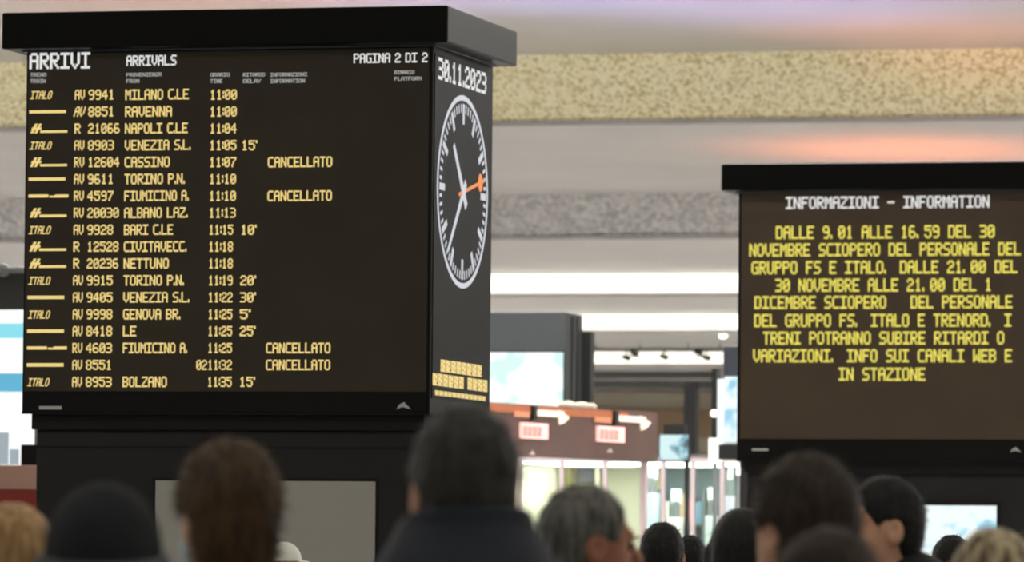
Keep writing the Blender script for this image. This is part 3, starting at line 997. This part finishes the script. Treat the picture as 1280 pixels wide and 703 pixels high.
# hanging monitors by the gates
M_tv = map_screen('lit_tv_screen', 1.0, (206, 236, 238), (120, 178, 194), (226, 246, 246), (60, 84, 96), 5.0)
YM = Yat(842, 560, 60)
u0, u1, v0, v1 = rY(825, 860, 575.5, 544, YM)
og = Vector(((u0 + u1) / 2, YM, 0))
r = thing('gate_monitor', 'small pale blue monitor on a pole above the glass gate', 'monitor', og)
MB().box(u0 - 0.012, u1 + 0.012, YM, YM + 0.06, v0 - 0.012, v1 + 0.012).build('casing', M_black, r, og, bevel=0.006)
MB().box(u0, u1, YM - 0.006, YM + 0.01, v0, v1).build('screen', M_tv, r, og)
b0, b1, c0, c1 = rY(829, 856, 543, 531, YM)
MB().box(b0, b1, YM + 0.01, YM + 0.10, c0, c1).build('top_box', M_pillar, r, og)
MB().tube((u1 - 0.03, YM + 0.09, 0), (u1 - 0.03, YM + 0.09, v1), 0.025).build('pole', M_pillar, r, og)
u0, u1, v0, v1 = rY(885.5, 900, 580, 548, YM - 0.5)
og = Vector(((u0 + u1) / 2, YM - 0.5, 0))
r = thing('white_notice_box', 'small white notice box on a grey pole beside the tall screen', 'sign', og)
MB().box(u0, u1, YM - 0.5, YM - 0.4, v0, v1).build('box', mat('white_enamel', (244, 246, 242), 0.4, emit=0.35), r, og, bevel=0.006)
MB().tube((og.x, YM - 0.45, 0), (og.x, YM - 0.45, v0), 0.022).build('pole', M_gmet, r, og)
# tall screen next to the information board
YV = Yat(910, 510, 56)
M_tv2 = map_screen('lit_tall_screen', 1.05, (232, 248, 250), (132, 196, 222), (214, 240, 246), (190, 226, 236), 3.0)
u0, u1, v0, v1 = rY(897, 960, 555, 474, YV)
og = Vector(((u0 + u1) / 2, YV + 0.1, 0))
r = thing('tall_screen', 'tall pale blue screen in a black housing peeking past the information board', 'display', og)
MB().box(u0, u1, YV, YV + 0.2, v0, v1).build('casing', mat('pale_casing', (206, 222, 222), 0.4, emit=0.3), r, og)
s0, s1, t0, t1 = rY(906, 958, 552, 471, YV - 0.02)
MB().box(s0, s1, YV - 0.02, YV, t0, t1).build('screen', M_tv2, r, og)
h0, h1, i0, i1 = rY(904, 962, 470, 433, YV - 0.03)
MB().box(h0, h1, YV - 0.03, YV + 0.25, i0, i1).build('hood', mat('blue_black_hood', (48, 50, 58), 0.5), r, og, bevel=0.01)
h0, h1, i0, i1 = rY(898, 962, 575, 556, YV - 0.01)
MB().box(h0, h1, YV - 0.01, YV + 0.22, i0, i1).build('lower_box', M_pillar, r, og)
MB().box((h0 + h1) / 2 - 0.05, (h0 + h1) / 2 + 0.05, YV + 0.05, YV + 0.15, 0, i0).build('stand_post', M_pillar, r, og)
u0, u1, v0, v1 = rY(921, 931, 595, 585, YM - 2)
og = Vector(((u0 + u1) / 2, YM - 2, 0))
r = thing('card_reader', 'small white reader on a dark pole left of the information board base', 'card reader', og)
MB().box(u0, u1, YM - 2.05, YM - 1.98, v0, v1).build('reader', MATS['white_enamel'], r, og, bevel=0.005)
MB().tube((og.x + 0.03, YM - 2, 0), (og.x + 0.03, YM - 2, v0), 0.045).build('pole', M_pillar, r, og)

# ================================================================== PEOPLE
def ell(P, c, rr):
    q = [P[i] - c[i] for i in range(3)]
    k0 = np.sqrt(sum((q[i] / rr[i]) ** 2 for i in range(3))) + 1e-6
    k1 = np.sqrt(sum((q[i] / rr[i] ** 2) ** 2 for i in range(3))) + 1e-6
    return k0 * (k0 - 1) / k1


def cap(P, a, b, ra, rb):
    a = np.array(a, float); b = np.array(b, float)
    d = b - a
    q = [P[i] - a[i] for i in range(3)]
    h = np.clip(sum(q[i] * d[i] for i in range(3)) / d.dot(d), 0, 1)
    return np.sqrt(sum((q[i] - d[i] * h) ** 2 for i in range(3))) - (ra + (rb - ra) * h)


def smin(a, b, k):
    h = np.clip(0.5 + 0.5 * (b - a) / k, 0, 1)
    return b + (a - b) * h - k * h * (1 - h)


def smax(a, b, k):
    return -smin(-a, -b, k)


WV = [(rng.normal(size=3), rng.uniform(0, 6.28)) for _ in range(10)]


def wob(P, freq, aniso=(1, 1, 1)):
    s = 0
    for d, ph in WV:
        s = s + np.sin(freq * (P[0] * d[0] * aniso[0] + P[1] * d[1] * aniso[1] + P[2] * d[2] * aniso[2]) + ph)
    return s / 10.0


def surface(fn, xs, ys, zs):
    """surface nets on a rectilinear grid"""
    P = (xs[:, None, None], ys[None, :, None], zs[None, None, :])
    V = fn(P) + np.zeros((len(xs), len(ys), len(zs)))
    ins = V < 0
    n = tuple(s - 1 for s in V.shape)
    cnt = np.zeros(n, int)
    cor = [(i, j, k) for i in (0, 1) for j in (0, 1) for k in (0, 1)]
    for i, j, k in cor:
        cnt += ins[i:n[0] + i, j:n[1] + j, k:n[2] + k]
    act = (cnt > 0) & (cnt < 8)
    idx = np.argwhere(act)
    num = -np.ones(n, int)
    num[act] = np.arange(len(idx))
    acc = np.zeros((len(idx), 3)); c = np.zeros(len(idx))
    ax = (xs, ys, zs)
    for a in cor:
        for d in range(3):
            if a[d] == 0:
                b = list(a); b[d] = 1
                ia = idx + np.array(a); ib = idx + np.array(b)
                va = V[ia[:, 0], ia[:, 1], ia[:, 2]]; vb = V[ib[:, 0], ib[:, 1], ib[:, 2]]
                m = (va < 0) != (vb < 0)
                t_ = np.where(m, va / np.where(m, va - vb, 1), 0)
                pa_ = np.stack([ax[e][ia[:, e]] for e in range(3)], 1); pb_ = np.stack([ax[e][ib[:, e]] for e in range(3)], 1)
                acc += np.where(m[:, None], pa_ + t_[:, None] * (pb_ - pa_), 0)
                c += m
    verts = acc / c[:, None]
    faces = []
    for d in range(3):
        e, f = (d + 1) % 3, (d + 2) % 3
        s0 = [slice(None)] * 3; s1 = [slice(None)] * 3
        s0[d] = slice(0, -1); s1[d] = slice(1, None)
        ch = ins[tuple(s0)] != ins[tuple(s1)]
        ed = np.argwhere(ch)
        ok = (ed[:, e] > 0) & (ed[:, f] > 0) & (ed[:, e] < V.shape[e] - 1) & (ed[:, f] < V.shape[f] - 1)
        ed = ed[ok]
        flip = ins[ed[:, 0], ed[:, 1], ed[:, 2]]
        q = []
        for de, df in ((-1, -1), (0, -1), (0, 0), (-1, 0)):
            k = ed.copy(); k[:, e] += de; k[:, f] += df
            q.append(num[k[:, 0], k[:, 1], k[:, 2]])
        q = np.stack(q, 1)
        q[~flip] = q[~flip][:, ::-1]
        faces.append(q)
    return verts, np.concatenate(faces)


def np_mesh(name, v, f, mats, extra=None, smooth=True):
    me = bpy.data.meshes.new(name)
    vv = v.tolist(); ff = f.tolist()
    if extra is not None:
        k = len(vv)
        vv += extra[0].tolist()
        ff += (extra[1] + k).tolist()
    me.from_pydata(vv, [], ff)
    for m in mats:
        me.materials.append(m)
    me.polygons.foreach_set('use_smooth', [smooth] * len(me.polygons))
    me.update()
    return me


def axis(*segs):
    """segments (start, end, step) joined to one coordinate list"""
    out = []
    for a, b, s in segs:
        out += list(np.arange(a, b - s * 0.5, s))
    out.append(segs[-1][1])
    return np.array(out)


def torso_sdf(P, gr=0.0):
    d = ell(P, (0, 0, 1.21), (0.185 + gr, 0.122 + gr, 0.25 + gr))
    d = smin(d, cap(P, (-0.16, -0.01, 1.385), (0.16, -0.01, 1.385), 0.066 + gr, 0.066 + gr), 0.06)
    for s in (-1, 1):
        d = smin(d, cap(P, (0, -0.03, 1.45), (s * 0.15, -0.015, 1.40), 0.05 + gr, 0.055 + gr), 0.04)
    d = smin(d, ell(P, (0, 0, 1.02), (0.165 + gr, 0.115 + gr, 0.2)), 0.05)
    d = smin(d, ell(P, (0, -0.01, 0.92), (0.175 + gr, 0.125 + gr, 0.13)), 0.04)
    for s in (-1, 1):
        a = cap(P, (s * 0.205, -0.01, 1.37), (s * 0.265, -0.08, 1.10), 0.056 + gr, 0.045 + gr)
        a = smin(a, cap(P, (s * 0.265, -0.08, 1.10), (s * 0.205, 0.10, 0.97), 0.045 + gr, 0.034 + gr), 0.02)
        d = smin(d, a, 0.025)
    return d


def body_sdf(P):
    h = ell(P, (0, -0.005, 1.645), (0.076, 0.097, 0.103))
    h = smin(h, ell(P, (0, 0.030, 1.585), (0.063, 0.068, 0.095)), 0.03)
    h = smin(h, ell(P, (0, 0.055, 1.535), (0.046, 0.048, 0.042)), 0.03)
    h = smin(h, cap(P, (-0.03, 0.088, 1.645), (0.03, 0.088, 1.645), 0.012, 0.012), 0.02)
    for s in (-1, 1):
        h = smax(h, -ell(P, (s * 0.032, 0.105, 1.620), (0.017, 0.02, 0.012)), 0.012)
        h = smin(h, ell(P, (s * 0.078, -0.008, 1.612), (0.013, 0.024, 0.035)), 0.006)
        h = smax(h, -ell(P, (s * 0.090, -0.002, 1.616), (0.008, 0.012, 0.020)), 0.004)
    h = smin(h, cap(P, (0, 0.096, 1.632), (0, 0.118, 1.592), 0.009, 0.014), 0.012)
    h = smin(h, ell(P, (0, 0.100, 1.558), (0.024, 0.012, 0.010)), 0.008)
    h = smax(h, -cap(P, (-0.02, 0.114, 1.558), (0.02, 0.114, 1.558), 0.003, 0.003), 0.004)
    h = smin(h, cap(P, (0, -0.03, 1.40), (0, -0.012, 1.57), 0.062, 0.055), 0.03)
    d = smin(h, torso_sdf(P), 0.03)
    for s in (-1, 1):
        d = smin(d, cap(P, (s * 0.09, 0, 0.90), (s * 0.095, 0.01, 0.50), 0.088, 0.060), 0.03)
        d = smin(d, cap(P, (s * 0.095, 0.01, 0.50), (s * 0.095, -0.02, 0.09), 0.060, 0.042), 0.02)
        d = smin(d, cap(P, (s * 0.095, -0.04, 0.043), (s * 0.10, 0.13, 0.034), 0.043, 0.034), 0.02)
        d = smin(d, ell(P, (s * 0.19, 0.125, 0.935), (0.035, 0.03, 0.045)), 0.02)
    return d


def jacket_sdf(P):
    d = torso_sdf(P, 0.020) + 0.006 * wob(P, 28, (1, 1, 0.7))
    d = smax(d, 0.80 - P[2], 0.01)
    d = smin(d, smax(torso_sdf(P, 0.03), np.abs(P[2] - 0.86) - 0.05, 0.01), 0.02)
    rr = np.sqrt(P[0] ** 2 + (P[1] + 0.025) ** 2)
    d = np.maximum(d, -smax(rr - 0.074, 1.42 - P[2], 0.01))
    lean = (P[2] - 1.45) * 0.12
    col_ = smax(np.abs(rr - 0.086 - lean) - 0.011, np.abs(P[2] - 1.45 + 0.15 * P[1]) - 0.06, 0.01)
    return smin(d, col_, 0.015)


print('body...')
gx = axis((-0.36, -0.10, 0.013), (-0.10, 0.10, 0.005), (0.10, 0.36, 0.013))
gy = axis((-0.19, -0.115, 0.012), (-0.115, 0.14, 0.005), (0.14, 0.20, 0.012))
gz = axis((-0.03, 1.38, 0.016), (1.38, 1.77, 0.0055))
BV, BF = surface(body_sdf, gx, gy, gz)
M_skin = mat('skin', (226, 178, 148), 0.5, noise=((214, 160, 130), 14))
M_skin2 = mat('skin_tan', (178, 122, 94), 0.5, noise=((166, 110, 84), 14))
M_trou = mat('dark_trousers', (30, 32, 38), 0.8)
M_shoe = mat('black_shoes', (18, 17, 16), 0.5)


def body_mesh(name, skin):
    me = np_mesh(name, BV, BF, [skin, M_trou, M_shoe])
    zc = BV[BF].mean(1)[:, 2]
    mi = np.where(zc > 0.99, 0, np.where(zc > 0.085, 1, 2)).astype(np.int32)
    me.polygons.foreach_set('material_index', mi)
    return me


body_me = body_mesh('body', M_skin)
body_me2 = body_mesh('body_tan', M_skin2)
JV, JF = surface(jacket_sdf, axis((-0.40, 0.40, 0.013)), axis((-0.21, 0.22, 0.012)), axis((0.77, 1.36, 0.018), (1.36, 1.55, 0.007)))
eye = MB().ball((0, 0, 0), 0.0125, n=12, m=8)


def face_cut(P, d, low=0.0):
    d = smax(d, -ell(P, (0, 0.085, 1.575 - low), (0.082, 0.078, 0.120)), 0.012)
    for s in (-1, 1):
        d = smax(d, -ell(P, (s * 0.088, 0.008, 1.605), (0.030, 0.036, 0.042)), 0.008)
    return d


def hair_short(P, g=0.0, nape=0.0):
    d = ell(P, (0, -0.010, 1.655), (0.083 + g, 0.105 + g, 0.104 + g))
    d = smin(d, ell(P, (0, -0.052, 1.585 - nape), (0.066 + g * 0.7, 0.052 + g * 0.5, 0.080)), 0.03)
    d = face_cut(P, d)
    return d + 0.0045 * wob(P, 75, (1, 1, 0.45)) + 0.003 * wob(P, 160, (1, 1, 0.4))


def hair_thick(P):
    d = ell(P, (0, -0.008, 1.665), (0.094, 0.112, 0.112))
    d = smin(d, ell(P, (0, -0.05, 1.59), (0.080, 0.062, 0.085)), 0.03)
    d = face_cut(P, d)
    return d + 0.009 * wob(P, 55, (1, 1, 0.6)) + 0.004 * wob(P, 140, (1, 1, 0.4))


def hair_long(P):
    d = ell(P, (0, -0.008, 1.655), (0.092, 0.110, 0.106))
    d = smin(d, ell(P, (0, -0.045, 1.52), (0.108, 0.082, 0.20)), 0.04)
    for s in (-1, 1):
        d = smin(d, cap(P, (s * 0.085, 0.02, 1.62), (s * 0.10, 0.03, 1.42), 0.030, 0.028), 0.02)
    d = smax(d, -ell(P, (0, 0.10, 1.565), (0.066, 0.080, 0.125)), 0.012)
    return d + 0.007 * wob(P, 60, (1, 1, 0.15)) + 0.004 * wob(P, 170, (1, 1, 0.12))


def beanie(P):
    d = ell(P, (0, -0.012, 1.655), (0.098, 0.116, 0.116))
    d = smax(d, 1.635 - P[2] + 0.12 * P[1], 0.01)
    return d + 0.002 * np.sin(130 * np.arctan2(P[0], P[1] + 0.012) / 2.0) + 0.003 * wob(P, 40)


def beanie_cuff(P):
    e = np.sqrt((P[0] / 0.104) ** 2 + ((P[1] + 0.012) / 0.122) ** 2)
    d = smax(np.abs(e - 0.95) * 0.1 - 0.012, np.abs(P[2] - 1.620 - 0.12 * P[1]) - 0.032, 0.012)
    return d + 0.0025 * np.sin(65 * np.arctan2(P[0], P[1] + 0.012))


def cap_crown(P):
    d = ell(P, (0, -0.005, 1.65), (0.090, 0.110, 0.112))
    return smax(d, 1.645 - P[2], 0.008)


def cap_visor(P):
    d = ell(P, (0, 0.10, 1.655), (0.085, 0.105, 0.4))
    top = 1.655 - 0.25 * (P[1] - 0.08) - 2.5 * P[0] ** 2
    return smax(smax(d, np.abs(P[2] - top) - 0.006, 0.004), 0.06 - P[1], 0.004)


def mask_sdf(P):
    d = ell(P, (0, 0.038, 1.575), (0.074, 0.085, 0.075))
    return smax(smax(d, np.abs(P[2] - 1.565) - 0.055, 0.008), 0.02 - P[1], 0.006)


def high_collar_sdf(P):
    rr = np.sqrt((P[0] / 1.05) ** 2 + (P[1] + 0.025) ** 2)
    rad = 0.088 + np.clip(1.575 - P[2], 0, 1) * 0.54
    d = smax(np.abs(rr - rad) * 0.85 - 0.014, np.abs(P[2] - 1.50 + 0.2 * (P[1] + 0.03)) - 0.085, 0.012)
    return d + 0.004 * wob(P, 35)


def hood_sdf(P):
    d = np.abs(ell(P, (0, -0.085, 1.47), (0.135, 0.085, 0.075))) - 0.016
    d = smax(d, 1.41 - P[2], 0.01)
    return d + 0.006 * wob(P, 35)


HG = (axis((-0.15, 0.15, 0.0055)), axis((-0.17, 0.16, 0.0055)), axis((1.44, 1.80, 0.0055)))
HGL = (HG[0], HG[1], axis((1.28, 1.80, 0.006)))


def strands(v, f, count, length, down, seed, width=0.0016):
    g = np.random.default_rng(seed)
    pick = g.integers(0, len(f), count)
    q = v[f[pick]]
    c = q.mean(1) + (q[:, 0] - q[:, 2]) * g.uniform(-0.4, 0.4, (count, 1))
    n = np.cross(q[:, 2] - q[:, 0], q[:, 3] - q[:, 1])
    n /= np.linalg.norm(n, axis=1, keepdims=True) + 1e-9
    dirn = n * g.uniform(0.25, 0.7, (count, 1)) + np.array([0, 0, -down]) + g.normal(0, 0.35, (count, 3))
    t_ = dirn - n * (dirn * n).sum(1, keepdims=True) * 0.35
    t_ /= np.linalg.norm(t_, axis=1, keepdims=True) + 1e-9
    side = np.cross(t_, n); side /= np.linalg.norm(side, axis=1, keepdims=True) + 1e-9
    ln = g.uniform(0.5, 1.0, (count, 1)) * length
    a = c - side * width - n * 0.002; b = c + side * width - n * 0.002; e = c + t_ * ln
    vv = np.stack([a, b, e], 1).reshape(-1, 3)
    return vv, np.arange(count * 3).reshape(-1, 3)


HAIR = {}


def hair_mesh(kind):
    if kind not in HAIR:
        fn, gr, ln, dn, ct = {'short': (hair_short, HG, 0.020, 0.5, 2600), 'thick': (hair_thick, HG, 0.030, 0.4, 3200),
                              'wide': (lambda P: hair_short(P, 0.006, 0.01), HG, 0.022, 0.5, 2600), 'long': (hair_long, HGL, 0.060, 1.3, 3600)}[kind]
        v, f = surface(fn, *gr)
        HAIR[kind] = (v, f, strands(v, f, ct, ln, dn, len(HAIR) + 3))
    return HAIR[kind]


def hair_mat(name, c1, c2, streak=60):
    m = mat(name, c1, 0.55, spec=0.35)
    nt = m.node_tree
    b = nt.nodes['Principled BSDF']
    tc = nt.nodes.new('ShaderNodeTexCoord')
    mp = nt.nodes.new('ShaderNodeMapping')
    mp.inputs['Scale'].default_value = (1, 1, 0.18)
    n = nt.nodes.new('ShaderNodeTexNoise')
    n.inputs['Scale'].default_value = streak
    n.inputs['Detail'].default_value = 3
    r_ = nt.nodes.new('ShaderNodeValToRGB')
    r_.color_ramp.elements[0].position = 0.38
    r_.color_ramp.elements[1].position = 0.62
    r_.color_ramp.elements[0].color = (*lin(c1), 1)
    r_.color_ramp.elements[1].color = (*lin(c2), 1)
    nt.links.new(tc.outputs['Object'], mp.inputs['Vector'])
    nt.links.new(mp.outputs['Vector'], n.inputs['Vector'])
    nt.links.new(n.outputs['Fac'], r_.inputs['Fac'])
    nt.links.new(r_.outputs['Color'], b.inputs['Base Color'])
    return m


M_eye = mat('eye', (60, 48, 40), 0.2)
eye_me = eye.build('eye', M_eye).data
bpy.data.objects.remove(bpy.data.objects['eye'])


def part(name, me, parent, loc=(0, 0, 0)):
    o = bpy.data.objects.new(name, me)
    o.parent = parent
    o.location = loc
    col.objects.link(o)
    return o


def sdf_part(name, fn, grid, m, parent):
    v, f = surface(fn, *grid)
    return part(name, np_mesh(name, v, f, [m]), parent)


def person(label, px, top, depth, yaw, hair, hmat, coat, skin=0, tan=False, extra=None):
    """px = head centre, top = pixel row of the crown; the feet stand on the floor; yaw = turn to the left of straight away"""
    p = at(px, top, depth)
    s = p.z / {'short': 1.765, 'wide': 1.772, 'thick': 1.782, 'long': 1.768, 'beanie': 1.775, 'cap': 1.765}[hair]
    o = thing('person', label, 'person', (p.x, p.y, 0), rz=TH + math.radians(yaw))
    o.scale = (s, s, s)
    part('body', body_me2 if tan else body_me, o)
    part('jacket', np_mesh('jacket', JV, JF, [coat]), o)
    for e in (-1, 1):
        part('eye', eye_me, o, (e * 0.032, 0.086, 1.622))
    if hair in ('short', 'thick', 'wide', 'long'):
        v, f, st = hair_mesh(hair)
        part('hair', np_mesh('hair', v, f, [hmat], st), o)
    elif hair == 'beanie':
        b = sdf_part('beanie', beanie, HG, hmat, o)
        sdf_part('cuff', beanie_cuff, HG, mat('grey_knit', (96, 100, 106), 0.9), b)
        v, f, st = hair_mesh('short')
        part('hair', np_mesh('hair', v, f, [hair_mat('under_hair', (20, 18, 18), (30, 28, 28))], st), o).scale = (0.93, 0.93, 0.985)
    elif hair == 'cap':
        b = sdf_part('cap', cap_crown, HG, hmat, o)
        sdf_part('visor', cap_visor, (HG[0], axis((0.0, 0.26, 0.006)), axis((1.55, 1.72, 0.004))), hmat, b)
        v, f, st = hair_mesh('short')
        part('hair', np_mesh('hair', v, f, [hair_mat('under_hair2', (26, 22, 20), (36, 30, 28))], st), o).scale = (0.93, 0.93, 0.975)
    if extra == 'mask':
        sdf_part('face_mask', mask_sdf, HG, mat('pale_blue_cloth', (196, 212, 220), 0.8), o)
    if extra == 'collar':
        sdf_part('high_collar', high_collar_sdf, (axis((-0.22, 0.22, 0.008)), axis((-0.22, 0.2, 0.008)), axis((1.38, 1.63, 0.007))), coat, o)
    if extra == 'hood':
        sdf_part('hood', hood_sdf, (axis((-0.2, 0.2, 0.009)), axis((-0.22, 0.06, 0.009)), axis((1.36, 1.6, 0.009))), coat, o)
    return o


print('people...')
C_black = mat('black_coat', (22, 22, 24), 0.75, bump=0.2, bscale=40)
C_navy = mat('navy_coat', (26, 34, 48), 0.7, bump=0.2, bscale=40)
C_grey = mat('grey_coat', (70, 72, 76), 0.8, bump=0.2, bscale=40)
C_brown = mat('brown_coat', (58, 44, 36), 0.8, bump=0.2, bscale=40)
H_blond = hair_mat('blond_hair', (148, 112, 72), (196, 160, 112))
H_brown = hair_mat('brown_hair', (58, 44, 26), (92, 68, 40))
H_dark = hair_mat('dark_grey_hair', (36, 36, 34), (60, 60, 56))
H_grey = hair_mat('grey_hair', (72, 74, 70), (124, 124, 116))
H_black = hair_mat('black_hair', (16, 15, 14), (26, 24, 22))
H_dbrown = hair_mat('dark_brown_hair', (40, 30, 22), (62, 48, 34))
H_streak = hair_mat('streaked_hair', (70, 52, 28), (214, 196, 160), 30)
K_navy = mat('dark_navy_knit', (20, 24, 30), 0.85, bump=0.3, bscale=120)
K_white = mat('white_cotton', (240, 240, 232), 0.8)

person('person with long blond hair in front of the brown booth', 17, 624, 12.0, -10, 'long', H_blond, C_brown)
person('person in a dark navy knitted hat with a grey turned-up cuff', 131, 600, 8.7, 0, 'beanie', K_navy, C_black)
person('brown-haired person in black seen from behind, wearing a pale face mask', 286, 545, 10.3, 22, 'thick', H_brown, C_black, extra='mask')
person('person in a white cap standing in front of the arrivals board base', 356, 677, 33.0, -70, 'cap', K_white, C_black)
person('tall person with short dark grey hair and a navy coat, seen from behind', 580, 502, 9.3, 14, 'wide', H_dark, C_navy, extra='collar')
person('grey-haired person in a grey coat turned in profile before the glass gate', 735, 602, 12.2, -72, 'short', H_grey, C_grey, tan=True)
person('black-haired person beyond the grey-haired one, before the glass gate', 828, 651, 20.5, -8, 'short', H_black, C_black, tan=True)
person('far black-haired person in brown just in front of the ticket validator', 864, 668, 30, -20, 'short', H_black, C_brown, tan=True)
person('person with long black hair beside the glass gate', 928, 632, 17, 10, 'long', H_black, C_black)
person('dark brown-haired person in front of the information board, ear and cheek showing', 1005, 563, 10.5, 36, 'thick', H_dbrown, C_black)
person('shorter brown-haired person close behind the taller dark brown-haired one', 1031, 655, 9.2, 48, 'short', H_dbrown, C_brown)
person('black-haired person in a black hooded coat, face in profile', 1104, 592, 15.0, 104, 'short', H_black, C_black, extra='hood')
person('black-haired person standing before the lit map screen', 1190, 667, 24, 0, 'wide', H_black, C_black)
person('person with long streaked fair hair by the lit map screen', 1243, 655, 11.5, -5, 'long', H_streak, C_grey)
print('done', len(bpy.data.objects))
